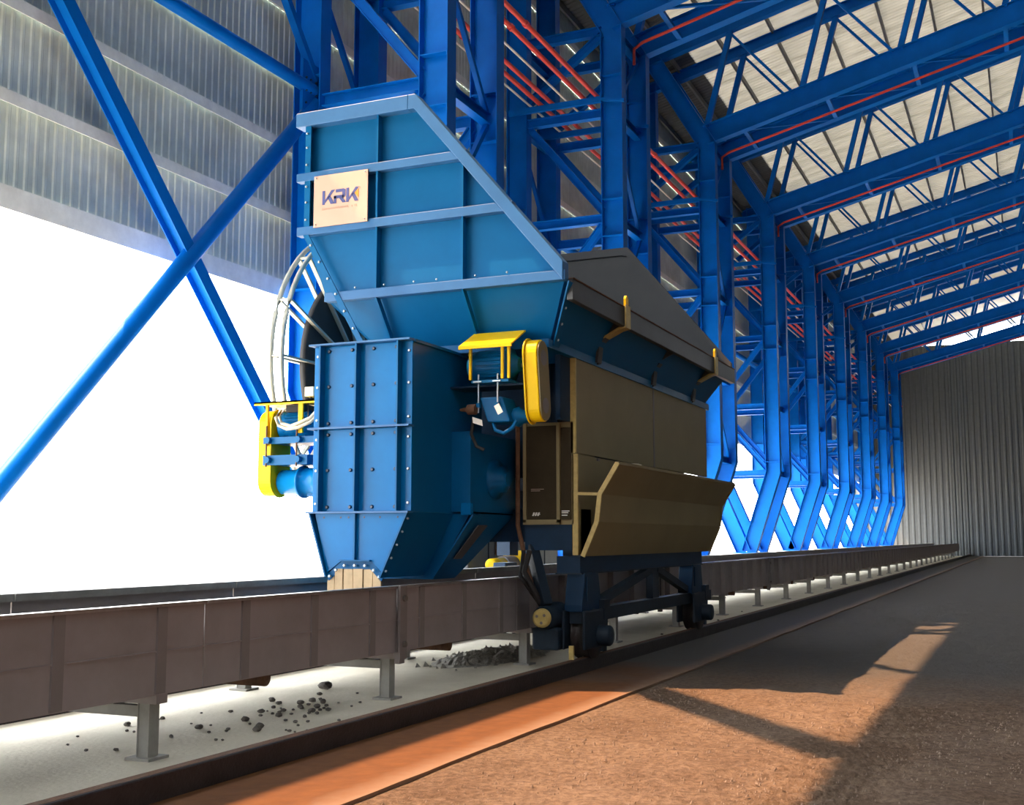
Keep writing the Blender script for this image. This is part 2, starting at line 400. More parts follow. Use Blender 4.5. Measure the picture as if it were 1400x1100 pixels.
# ------------------------------------------------------------------ portal frames
DX = 2.18
LEV = [4.3, 7.1, 10.0, 12.9, 15.2]
def make_frame(X):
    r = root('portal_frame', (X, 10.9, 0), None, 'portal frame', 'blue laced portal frames along the hall')
    yi, yo = 9.7, 12.45
    for p in (0, DX):
        x = X + p
        MB().sweep_i([(10.80, 1.0), (yi, 4.3), (yi, 15.2), (11.6, 18.5)], x, .60, .36).build('inner_column', 'frame_blue', r)
        MB().sweep_i([(11.0, 1.0), (yo, 4.4), (yo, 18.6)], x, .60, .36).build('outer_column', 'frame_blue', r)
        MB().ibeam((x, 9.75, 15.52), (x, -8, 15.52 + .26 * 17.75), .70, .34).build('girder', 'frame_blue', r)
        MB().ibeam((x, 13.0, 18.25), (x, -8, 18.25 + .26 * 21), .40, .28).build('top_chord', 'frame_blue', r)
        for z in LEV:
            MB().ibeam((x, yi + .3, z), (x, yo - .3, z), .24, .22).build('strut', 'frame_blue', r)
        for (ya, za, yb, zb) in ((yo - .3, 7.0, yi + .3, 4.5), (yo - .3, 7.2, yi + .3, 9.85), (yi + .3, 10.2, yo - .3, 12.8), (yo - .3, 13.5, yi + .3, 15.1)):
            MB().ibeam((x, ya, za), (x, yb, zb), .20, .18).build('diagonal', 'frame_blue', r)
        for z in (4.75, 9.5, 10.5, 13.9):
            MB().box(x - .17, x + .17, yi - .28, yi + .28, z - .012, z + .012).build('stiffener', 'frame_blue', r)
        for z in (6.3, 10.5):
            MB().box(x - .17, x + .17, yo - .28, yo + .28, z - .012, z + .012).build('stiffener', 'frame_blue', r)
        ys = [9.7, 6.4, 3.2, 0.0, -3.2, -6.4]
        for q, y in enumerate(ys):
            zb = 15.85 + .26 * (9.75 - y); zt = 18.1 + .26 * (13 - y + .9)
            MB().beam((x, y, zb), (x, y - .9, zt), .18, .18).build('post', 'frame_blue', r)
            if q < 5: MB().beam((x, y - .9, zt - .1), (x, y - 3.0, zb + .75), .09, .09).build('web_brace', 'frame_blue', r)
        MB().beam((x - .22, yi + .26, 13.22), (x - .22, yo + .2, 13.22), .10, .16).build('pipe_arm', 'frame_blue', r)
        MB().beam((x - .22, yi - .38, 13.10), (x - .22, yi + .26, 13.22), .08, .08).build('arm_hook', 'frame_blue', r)
        MB().box(x - .42, x + .42, 10.42, 11.42, .96, 1.0).build('base_plate', 'frame_blue', r)
    for y in (yi, yo):
        for i, z in enumerate(LEV):
            MB().ibeam((X + .02, y, z), (X + DX - .02, y, z), .22, .20).build('batten', 'frame_blue', r)
            if i < 4:
                z2 = LEV[i + 1]; a, b = (X + .02, X + DX - .02) if i % 2 else (X + DX - .02, X + .02)
                MB().beam((a, y, z + .12), (b, y, z2 - .12), .10, .10).build('lacing', 'frame_blue', r)
    for q, y in enumerate((8.4, 5.6, 2.8, 0, -2.8)):
        z = 15.22 + .26 * (9.75 - y)
        MB().beam((X + .02, y, z), (X + DX - .02, y, z), .14, .10).build('girder_batten', 'frame_blue', r)
        MB().beam((X + .02, y, z), (X + DX - .02, y - 2.7, z + .26 * 2.7), .10, .08).build('girder_lacing', 'frame_blue', r)
    MB().tube([(X + 1.1, 9.45, 14.6), (X + 1.1, 9.45, 15.05), (X + 1.1, 9.2, 15.20), (X + 1.1, -8, 15.20 + .26 * 17.2)], .045, 8).build('red_branch_pipe', 'red_pipe', r, label='thin red pipe along the roof girder')
    MB().box(X - .6, X + DX + .6, 10.25, 11.55, 0, .96).build('pedestal', 'plinth', r, bevel=.03)
    MB().tube([(X - BAY + DX + .1, yo - .12, 10.2), (X - .1, yo - .12, 10.2)], .12, 12).build('tie_tube', 'frame_blue', r)
    return r
f1 = make_frame(FX[1])
ordn = ['nearest', 'first', 'second', 'third', 'fourth', 'fifth', 'sixth', 'seventh', 'eighth', 'ninth']
f1['label'] = 'blue laced portal frame rising right behind the tall end of the hopper'
for k in (2, 3, 4, 5, 6, 7, 8, 9):
    c = copy_tree(f1); c.location.x = FX[k]
    c['label'] = 'blue laced steel portal frame, %s behind the hopper counting away down the hall' % ordn[k]
# bracing of the open bay in front of the first frame, bolted to it
ORG = Vector(f1.location)
xa, ya = FX[1], 12.45
MB().tube([(xa - .05, ya - .12, 9.95), (9.3, ya - .12, .1)], .15, 12).build('wall_brace', 'frame_blue', f1)
MB().ibeam((xa - .05, ya - .05, 2.45), (9.5, ya - .05, 12.0), .26, .24, up=(0, 1, 0)).build('wall_brace', 'frame_blue', f1)
MB().beam((xa - .05, ya - .12, 10.4), (11.2, ya - .12, 19.0), .14, .14).build('wall_brace', 'frame_blue', f1)
MB().box(xa - .55, xa - .02, ya - .16, ya - .13, 9.7, 10.7).build('gusset_plate', 'frame_blue', f1)
gb = MB().lathe((0, 0, 0), (0, -.03, 0), [(0, .022), (.03, .022)], 6); gbm = free_mesh(gb, 'bolt', 'bolt_dark')
for dx in (.12, .3, .45):
    for dz in (9.85, 10.1, 10.35): inst(gbm, 'bolt', f1, (xa - dx, ya - .16, dz))
ORG = Vector((0, 0, 0))

# ------------------------------------------------------------------ pipes on the frame brackets
def pipes():
    spec = [(10.12, .062, 'red_pipe', 13.365, 'red fire pipe on the brackets, the one nearest the inner columns'),
            (10.50, .062, 'red_pipe', 13.365, 'red fire pipe on the brackets, second from the inner columns'),
            (11.42, .062, 'red_pipe', 13.365, 'red fire pipe on the brackets, third from the inner columns'),
            (11.74, .062, 'red_pipe', 13.365, 'red fire pipe on the brackets, the one nearest the cladding')]
    for y, r, m, z, lab in spec:
        t = root('fire_pipe', (20, y, z), lab, 'pipe', 'red pipes on the frame brackets')
        MB().tube([(19.2, y, z), (XEND - 2, y, z)], r, 12).build('pipe_run', m, t)
        for k in range(1, 9):
            x = FX[k] + 5.2
            MB().cyl((x - .06, y, z), (x + .06, y, z), r + .022, 14).build('coupling', m, t)
    for y, lab in ((10.95, 'thin pale conduit running between the two pairs of red pipes'), (12.0, 'thin pale conduit running between the red pipes and the cladding')):
        mb = MB(); mb.tube([(19.2, y, 13.33), (XEND - 2, y, 13.33)], .03, 8)
        solo(mb, 'conduit', 'white_plastic', (20, y, 13.33), lab, 'conduit')
    global ORG
    ORG = Vector((0, 0, 0))
pipes()

# ------------------------------------------------------------------ rails
def rails():
    for y, lab in ((5.0, 'rusty crane rail beside the orange dirt strip, under the near wheels'), (8.28, 'far crane rail behind the conveyor trough')):
        t = root('crane_rail', (8, y, 0), lab, 'rail')
        pr = [(-.09, 0), (.09, 0), (.09, .02), (.015, .035), (.015, .11), (.05, .125), (.05, .160), (.04, .168), (-.04, .168), (-.05, .160), (-.05, .125), (-.015, .11), (-.015, .035), (-.09, .02)]
        if y < 6: pr = [(-.062, 0), (.09, 0), (.09, .02), (.03, .04), (.03, .11), (.05, .125), (.05, .162), (.045, .168), (-.055, .168), (-.062, .160)]
        MB().prism([(y + a, b) for a, b in pr], 'x', -13, 122).build('rail_profile', 'rail_steel', t)
        MB().box(-13, 122, y - .035, y + .045, .168, .1695).build('running_band', 'rust', t)
        if y < 6:
            MB().box(-13, 122, y + .05, y + .15, 0, .130).build('rail_bedding', 'rust', t)
            x = 4.0
            while x < 40:
                L = random.uniform(.3, 1.3); MB().box(x, x + L, y + .138, y + .156, .09, .134).build('worn_edge', 'plinth', t); x += L + random.uniform(.05, .5)
    global ORG
    ORG = Vector((0, 0, 0))
rails()

# ------------------------------------------------------------------ conveyor
def conveyor():
    global ORG
    t = root('belt_conveyor', (10, 6.85, 0), 'long grey steel trough conveyor on short legs passing under the hopper', 'conveyor')
    x0, x1, yn, yf = -10.6, 111.0, 5.84, 7.86
    seg = MB(); seg.box(0, 2.985, 0, .02, .47, 1.10); seg.box(0, 2.985, -.012, 0, .775, .785)
    segm = free_mesh(seg, 'side_plate', 'grey_steel')
    ribm = free_mesh(MB().box(-.05, .05, -.018, 0, .48, 1.098), 'stiffener_rib', 'rib_steel')
    ribf = free_mesh(MB().box(-.10, .10, -.09, 0, .48, 1.098), 'stiffener_rib', 'grey_steel')
    farm = free_mesh(MB().box(0, 2.985, -.02, 0, .47, 1.10), 'far_side_plate', 'grey_steel')
    frm = free_mesh(MB().box(0, 2.985, -.06, .12, 1.07, 1.135), 'far_top_flange', 'leg_steel')
    topm = free_mesh(MB().box(0, 2.985, -.03, .05, 1.10, 1.125), 'top_flange', 'sky_lit_steel')
    n = int((x1 - x0) / 3)
    for k in range(n):
        inst(segm, 'side_plate', t, (x0 + 3 * k, yn, 0)); inst(farm, 'far_side_plate', t, (x0 + 3 * k, yf, 0)); inst(topm, 'top_flange', t, (x0 + 3 * k, yn, 0)); inst(frm, 'far_top_flange', t, (x0 + 3 * k, yf, 0))
        for q in range(3): inst(ribm if x0 + 3 * k < 13 else ribf, 'stiffener_rib', t, (x0 + 3 * k + .5 + q, yn, 0))
    bf = free_mesh(MB().box(-.07, .07, -.075, -.05, .40, 1.12).box(-.05, .05, -.06, 0, .36, .47), 'joint_flange', 'rib_steel')
    bolt = free_mesh(MB().lathe((0, 0, 0), (0, -.03, 0), [(0, .03), (.03, .03)], 8), 'bolt', 'stone')
    for x in (10.4, 19.4, 28.4):
        inst(bf, 'joint_flange', t, (x, yn, 0))
        for z in (.55, 1.0): inst(bolt, 'bolt', t, (x, yn - .075, z))
    belt = MB(); belt.prism([(yn + .05, .93), (yn + .45, .74), (yf - .45, .74), (yf - .05, .93), (yf - .05, .91), (yf - .45, .72), (yn + .45, .72), (yn + .05, .91)], 'x', x0, x1)
    belt.build('belt', 'black_rubber', t)
    nn = 260; vs = []
    for i in range(nn + 1):
        x = x0 + (x1 - x0) * (i / nn) ** 1.4
        for j in range(7):
            s = j / 6; y = yn + .30 + (yf - yn - .6) * s
            vs.append((x, y, .80 + .12 * math.sin(math.pi * s) + random.uniform(-.03, .03)))
    MB().add(vs, [(i * 7 + j, i * 7 + 7 + j, i * 7 + 8 + j, i * 7 + j + 1) for i in range(nn) for j in range(6)]).build('carried_ore', 'ore', t)
    leg = free_mesh(MB().box(-.055, .055, -.055, -.045, 0, .5).box(-.055, .055, .045, .055, 0, .5).box(-.05, -.03, -.05, .05, 0, .5).box(-.11, .11, -.11, .11, 0, .02), 'leg', 'leg_steel')
    tie = free_mesh(MB().box(-.04, .04, 0, 1.72, .30, .38), 'leg_tie', 'leg_steel')
    hd = free_mesh(MB().box(-.06, .06, 0, 1.98, .40, .47), 'cross_beam', 'grey_steel')
    roll = free_mesh(MB().lathe((0, .25, .52), (0, 1.75, .52), [(0, .02), (0, .07), (1.5, .07), (1.5, .02)], 14), 'return_roller', 'rust')
    x = 3.46 - 10.5
    while x < 108:
        inst(leg, 'leg', t, (x, yn + .14, 0)); inst(leg, 'leg', t, (x, yf - .14, 0))
        inst(tie, 'leg_tie', t, (x, yn + .14, 0)); inst(hd, 'cross_beam', t, (x, yn + .02, 0))
        inst(roll, 'return_roller', t, (x + 1.6, yn, -.12)); x += 3.5
    ORG = Vector((0, 0, 0))
conveyor()

# ------------------------------------------------------------------ the travelling hopper machine
M = root('hopper_machine', (15.5, 6.6, 0), 'large blue travelling hopper machine with yellow guards, straddling the conveyor on rails', 'machine')
BOLT = {}
def bolts(parent, pts, nrm='x', r=.022, material='bolt_steel', name='bolt'):
    key = (nrm, r, material)
    if key not in BOLT:
        d = {'x': (-.02, 0, 0), 'y': (0, -.02, 0)}[nrm]
        BOLT[key] = free_mesh(MB().lathe((0, 0, 0), d, [(0, r), (.014, r), (.02, r * .7)], 8), 'bolt', material)
    for p in pts: inst(BOLT[key], name, parent, p)

XF, XB = 12.0, 20.0          # hopper front and far end
TOP = [(8.06, 6.8), (6.58, 6.8), (4.64, 4.5), (7.74, 4.5), (8.06, 5.3)]
LOW = 3.86
def hopper():
    h = MB()
    h.prism(TOP, 'x', XF, XF + .03)
    h.plate([(XF, 7.74, 4.5), (XF, 4.64, 4.5), (XF + .48, 5.02, LOW), (XF + .48, 7.22, LOW)], .025)
    hop = h.build('hopper', 'machine_blue', M)
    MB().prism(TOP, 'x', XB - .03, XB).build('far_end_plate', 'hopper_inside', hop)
    MB().plate([(XB, 7.74, 4.5), (XB - .48, 7.22, LOW), (XB - .48, 5.02, LOW), (XB, 4.64, 4.5)], .025).build('far_lower_plate', 'machine_blue', hop)
    MB().box(XF, XB, 8.04, 8.07, 5.3, 6.8).build('back_plate', 'machine_blue', hop)
    MB().plate([(XF, 8.06, 5.3), (XB, 8.06, 5.3), (XB, 7.74, 4.5), (XF, 7.74, 4.5)], .025).build('back_slope_plate', 'machine_blue', hop)
    MB().plate([(XF, 7.74, 4.5), (XB, 7.74, 4.5), (XB - .48, 7.22, LOW), (XF + .48, 7.22, LOW)], .025).build('back_slope_plate', 'machine_blue', hop)
    MB().plate([(XF, 4.64, 4.5), (XB, 4.64, 4.5), (XB - .48, 5.02, LOW), (XF + .48, 5.02, LOW)], .025).build('loading_slope_plate', 'machine_blue', hop)
    # rim: cap bar and sloping bar of the front end
    MB().box(XF - .13, XF + .06, 6.60, 8.19, 6.70, 6.88).build('cap_bar', 'bar_blue_warm_lit', hop, bevel=.008)
    MB().prism([(6.60, 6.88), (6.60, 6.70), (6.52, 6.70), (4.62, 4.44), (4.62, 4.66), (6.50, 6.88)], 'x', XF - .13, XF + .06).build('sloping_rim_bar', 'bar_blue_warm_lit', hop, bevel=.008)
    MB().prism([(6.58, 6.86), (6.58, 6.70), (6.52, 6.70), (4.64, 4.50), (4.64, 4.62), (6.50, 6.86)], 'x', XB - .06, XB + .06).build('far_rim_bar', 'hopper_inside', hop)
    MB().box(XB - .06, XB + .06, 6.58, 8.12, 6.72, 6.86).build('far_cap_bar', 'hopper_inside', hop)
    MB().box(XF, XB, 8.06, 8.16, 6.72, 6.86).build('back_rim_bar', 'machine_blue', hop)
    # horizontal bars
    for z0, z1, ya, yb in ((6.0, 6.105, 8.18, 5.83), (5.31, 5.42, 8.16, 5.24), (4.45, 4.56, 7.74, 4.60)):
        MB().box(XF - .11, XF, yb, ya, z0, z1).build('stiffening_bar', 'bar_blue_warm_lit', hop, bevel=.005)
    # upright ribs
    for y, zt in ((7.03, 6.7), (5.88, 5.9)):
        for za, zb in ((4.56, 5.31), (5.42, 6.0), (6.105, zt)):
            if zb > za + .02: MB().box(XF - .10, XF, y - .012, y + .012, za, zb).build('upright_rib', 'machine_blue', hop)
        MB().prism([(XF - .10, 4.45), (XF + .0, 4.45), (XF + .48, LOW), (XF + .38, LOW)], 'y', y - .012, y + .012).build('lower_rib', 'machine_blue', hop)
    # bolted edge flange on the back edge of the front end
    MB().box(XF - .10, XF, 8.03, 8.06, 5.3, 6.70).box(XF - .105, XF - .085, 7.98, 8.06, 5.3, 6.7).build('edge_flange', 'machine_blue', hop)
    MB().plate([(XF - .1, 8.06, 5.31), (XF - .1, 7.98, 5.31), (XF - .1, 7.14, 3.86), (XF - .1, 7.22, 3.86)], -.02).build('edge_flange', 'machine_blue', hop)
    bolts(hop, [(XF - .12, 8.02, z) for z in (5.5, 5.72, 5.92, 6.2, 6.42, 6.6)], r=.014)
    bolts(hop, [(XF - .12, 8.02 - .58 * d, 5.31 - d) for d in (.14, .36, .58, .78, 1.0, 1.22)], r=.016)
    bolts(hop, [(XF - .11, y, 4.59) for y in (7.3, 6.9, 6.5, 6.2, 5.7, 5.3)], r=.012)
    # bottom flange of the hopper over the feeder
    MB().box(XF + .36, XB - .3, 4.98, 7.26, 3.78, 3.88).build('base_flange', 'machine_blue', hop)
    MB().box(XF + .34, XF + .36, 4.98, 7.26, 3.78, 3.88).build('base_flange', 'machine_blue', hop)
    bolts(hop, [(XF + .34, y, 3.83) for y in (7.1, 6.7, 6.3, 5.9, 5.5, 5.15)], r=.016)
    # bolted corner angle on the loading side
    MB().plate([(XF - .02, 4.60, 4.46), (XF + .14, 4.60, 4.46), (XF + .62, 4.98, 3.82), (XF + .46, 4.98, 3.82)], -.02).build('corner_angle', 'machine_blue', hop)
    bolts(hop, [(XF + .06 + .48 * d, 4.61 + .38 * d - .02, 4.46 - .64 * d) for d in (.15, .4, .65, .9)], 'y', .018)
    # loading lip
    MB().box(XF + .1, XB, 4.585, 4.66, 4.26, 4.50).build('lip_beam', 'lip_steel', hop, bevel=.006)
    MB().box(XF + .1, XB, 4.575, 4.70, 4.50, 4.512).build('lip_sunlit_edge', 'rust', hop)  # rust tone stands in for warm sunlight along the lip
    for x, m in ((14.0, 'yellow_paint'), (16.4, 'lip_steel'), (18.6, 'yellow_paint')):
        MB().prism([(4.65, 4.40), (5.06, 4.40), (5.06, 3.80), (4.96, 3.80), (4.955, 4.08), (4.86, 4.17), (4.65, 4.27)], 'x', x - .012, x + .012).build('lip_gusset', 'lip_steel', hop)
        MB().prism([(4.98, 3.82), (4.95, 4.07), (4.87, 4.14), (4.84, 4.13), (4.92, 4.05), (4.95, 3.82)], 'x', x - .08, x + .08).build('gusset_flange', 'lip_steel', hop)
        if m == 'yellow_paint':
            MB().prism([(4.575, 4.26), (4.585, 4.25), (4.66, 4.25), (4.87, 4.14), (4.86, 4.12), (4.65, 4.22), (4.555, 4.24), (4.555, 4.53), (4.575, 4.53)], 'x', x - .09, x + .09).build('lug_strap', 'ochre_edge', hop)
            MB().prism([(x - .05, 4.5), (x + .05, 4.5), (x + .05, 4.62), (x + .02, 4.66), (x - .02, 4.66), (x - .05, 4.62)], 'y', 4.57, 4.60).build('lifting_lug', m, hop, label='orange-yellow lifting lug on the hopper lip')
hopper()

def sign():
    s = MB().box(XF - .135, XF - .12, 7.135, 7.90, 5.385, 6.03).build('sign_board', 'sign_warm_tint', M, label='square white sign board tinted for warm light, with a blue letter logo')
    H = .175; ox, oz = 7.775, 5.655; xx = XF - .139
    def poly(*lists):
        mb = MB()
        for pts, in [(l,) for l in lists]: mb.prism([(ox - a, oz + b * H) for a, b in pts], 'x', xx, xx + .004)
        return mb
    def K(o): return poly([(o, 0), (o + .036, 0), (o + .036, 1), (o, 1)],
                          [(o + .036, .30), (o + .130, 1), (o + .178, 1), (o + .062, .26), (o + .036, .10)],
                          [(o + .074, .50), (o + .110, .62), (o + .172, 0), (o + .120, 0)])
    K(0).build('letter', 'logo_blue', s)
    o = .165
    poly([(o + .028, .78), (o + .028, 1), (o + .14, 1), (o + .165, .92), (o + .165, .48), (o + .14, .38), (o + .12, .38), (o + .12, .78)],
         [(o, .34), (o, .56), (o + .14, .56), (o + .14, .34)], [(o, 0), (o, .5), (o + .036, .5), (o + .036, 0)],
         [(o + .075, .36), (o + .125, .36), (o + .172, 0), (o + .125, 0)]).build('letter', 'logo_blue', s)
    K(.342).build('letter', 'logo_blue', s)
    poly([(.462, .56), (.515, .86), (.515, .22)]).build('logo_arrow', 'logo_orange', s)
    poly([(.505, .98), (.54, .93), (.545, .90), (.50, .95)]).build('logo_swoosh', 'logo_grey', s)
    mb = MB(); a = 0.0
    while a < .5:
        if not .375 < a < .405 and not .435 < a < .46:
            w = random.choice((.010, .013, .016)); hh = random.choice((.020, .024, .028)); z = oz - .065 + random.uniform(-.002, .002)
            mb.box(xx + .001, xx + .004, ox - a - w, ox - a, z, z + .004); mb.box(xx + .001, xx + .004, ox - a - .004, ox - a, z, z + hh)
            if random.random() < .6: mb.box(xx + .001, xx + .004, ox - a - w, ox - a, z + hh - .004, z + hh)
        a += .021
    tag(mb.build('small_lettering', 'logo_grey', s), 'tiny grey illegible line of lettering', kind='stuff')
    bolts(s, [(XF - .135, y, z) for y in (7.17, 7.865) for z in (5.415, 6.0)], r=.008)
sign()

def discharge():
    XA = 11.2; y0, y1 = 6.13, 7.40; z0, zm, z1 = 1.88, 2.82, 3.77
    b = MB().box(XA + .02, 13.0, y0 + .01, y1 - .01, z0, z1)
    box = b.build('discharge_box', 'machine_blue', M)
    for za, zb in ((z0, zm), (zm, z1)):
        for ya, yb in ((y0, 6.27), (6.27, 6.80), (6.80, 7.27), (7.27, y1)):
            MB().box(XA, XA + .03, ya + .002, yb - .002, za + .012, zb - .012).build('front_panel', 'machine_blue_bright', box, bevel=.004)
        for y in (6.27, 6.80, 7.27):
            MB().box(XA - .10, XA, y - .010, y + .010, za + .014, zb - .014).build('upright_rib', 'machine_blue', box)
        for y in (7.20, 6.90, 6.62, 6.33):
            bolts(box, [(XA, y, z) for z in (zb - .07, (za + zb) / 2, za + .06)], r=.021, material='bolt_dark')
        bolts(box, [(XA, y, z) for y in (6.17, 7.35) for z in (zb - .12, (za + zb) / 2, za + .10)], r=.016)
    for z in (z1, zm, z0):
        MB().box(XA - .10, XA + .03, y0 - .01, y1 + .02, z - .010, z + .010).build('flange', 'bar_blue_warm_lit', box)
    MB().box(XA + .03, 13.0, y0 - .02, y0 + .01, z1 - .02, z1 + .012).build('side_flange', 'machine_blue', box)
    # tapered chute
    yb0, yb1, zb = 6.46, 7.17, 1.17
    c = MB().plate([(XA, y0 + .04, z0), (XA, y1 - .06, z0), (XA, yb1, 1.22), (XA, 6.99, 1.345), (XA, 6.60, 1.345), (XA, yb0, 1.22)], .03)
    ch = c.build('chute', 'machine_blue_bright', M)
    MB().plate([(XA, y0, z0), (12.2, y0, z0), (12.1, yb0, zb), (XA, yb0, zb)], .02).build('chute_side', 'machine_blue', ch)
    MB().plate([(XA, y1, z0), (12.2, y1, z0), (12.1, yb1, zb), (XA, yb1, zb)], -.02).build('chute_side', 'machine_blue', ch)
    MB().plate([(12.2, y0, z0), (12.2, y1, z0), (12.1, yb1, zb), (12.1, yb0, zb)], -.02).build('chute_back', 'machine_blue', ch)
    MB().plate([(XA - .08, y0, z0), (XA + .02, y0, z0), (XA + .02, yb0, zb), (XA - .08, yb0, zb)], .02).build('edge_flange', 'machine_blue', ch)
    MB().plate([(XA - .08, y1, z0), (XA + .02, y1, z0), (XA + .02, yb1, zb), (XA - .08, yb1, zb)], -.02).build('edge_flange', 'machine_blue', ch)
    MB().box(XA - .075, XA, 6.79, 6.81, 1.36, z0 - .014).build('upright_rib', 'machine_blue', ch)
    MB().box(XA - .012, XA, y0 + .08, y1 - .1, z0 - .10, z0 - .012).build('top_strap', 'machine_blue_bright', ch)
    MB().plate([(XA - .02, 6.99, 1.345), (XA - .02, 6.60, 1.345), (XA - .02, 6.62, 1.26), (XA - .02, 6.97, 1.26)], .02).plate([(XA - .02, 6.99, 1.345), (XA - .02, 6.97, 1.26), (XA - .02, 7.15, 1.13), (XA - .02, 7.18, 1.19)], .02).plate([(XA - .02, 6.60, 1.345), (XA - .02, 6.45, 1.19), (XA - .02, 6.48, 1.13), (XA - .02, 6.62, 1.26)], .02).build('outlet_collar', 'machine_blue', ch)
    MB().box(XA - .08, XA, 6.60, 6.99, 1.345, 1.36).build('collar_flange', 'machine_blue', ch)
    bolts(ch, [(XA - .045, y, z) for y, z in ((6.93, 1.30), (6.80, 1.30), (6.67, 1.30), (7.04, 1.25), (7.12, 1.18), (6.56, 1.25), (6.49, 1.18))], r=.018)
    bolts(ch, [(XA, y, z) for y, z in ((7.16, 1.62), (7.09, 1.42), (7.02, 1.385), (6.90, 1.42), (6.72, 1.42), (6.58, 1.385), (6.45, 1.5), (6.35, 1.72), (7.24, 1.72))], r=.016, material='bolt_dark')
    bolts(ch, [(XA - .012, y, z0 - .055) for y in (7.22, 7.0, 6.9, 6.7, 6.5, 6.28)], r=.016, material='bolt_dark')
    bolts(ch, [(XA - .03, y0 + .33 * d, z0 - .71 * d) for d in (.1, .3, .5, .7, .9)], 'y', .013)
    ys = 7.17
    for i, w in enumerate((.10, .11, .125, .13, .12, .11)):
        ta, tb = (1.13, 1.23) if i == 0 else ((1.23, 1.13) if i == 5 else (1.262, 1.262))
        MB().prism([(ys, .95), (ys, ta), (ys - w + .012, tb), (ys - w + .012, .95)], 'x', XA - .014 - .008 * (i % 2), XA + .01).build('skirt_strip', 'rubber_skirt', ch)
        ys -= w
    # rear housing, stepping out beside the box, and its own chute
    r = MB().box(12.2, 13.5, 5.91, 7.5, 1.9, 2.83).build('rear_housing', 'machine_blue', M)
    MB().box(12.185, 12.2, 5.92, 6.2, 1.9, 2.83).build('front_plate', 'machine_blue', r)
    MB().box(12.17, 12.2, 5.89, 5.93, 1.9, 2.83).build('corner_strip', 'machine_blue', r)
    MB().box(12.14, 12.22, 5.87, 6.0, 1.86, 2.0).build('corner_bracket', 'machine_blue_bright', r, bevel=.01)
    MB().hexa([(12.25, 6.4, 1.12), (12.8, 6.4, 1.12), (12.8, 7.2, 1.12), (12.25, 7.2, 1.12), (12.22, 5.92, 1.88), (13.5, 5.92, 1.88), (13.5, 7.48, 1.88), (12.22, 7.48, 1.88)]).build('rear_chute', 'machine_blue', r)
    MB().plate([(12.16, 5.86, 1.87), (12.30, 5.86, 1.87), (12.30, 6.38, 1.14), (12.16, 6.38, 1.14)], -.02).build('edge_flange', 'machine_blue', r)
    MB().plate([(12.5, 5.95, 1.75), (12.75, 5.95, 1.75), (12.60, 6.22, 1.36), (12.4, 6.22, 1.36)], -.012).build('wear_patch', 'hopper_inside', r)
discharge()

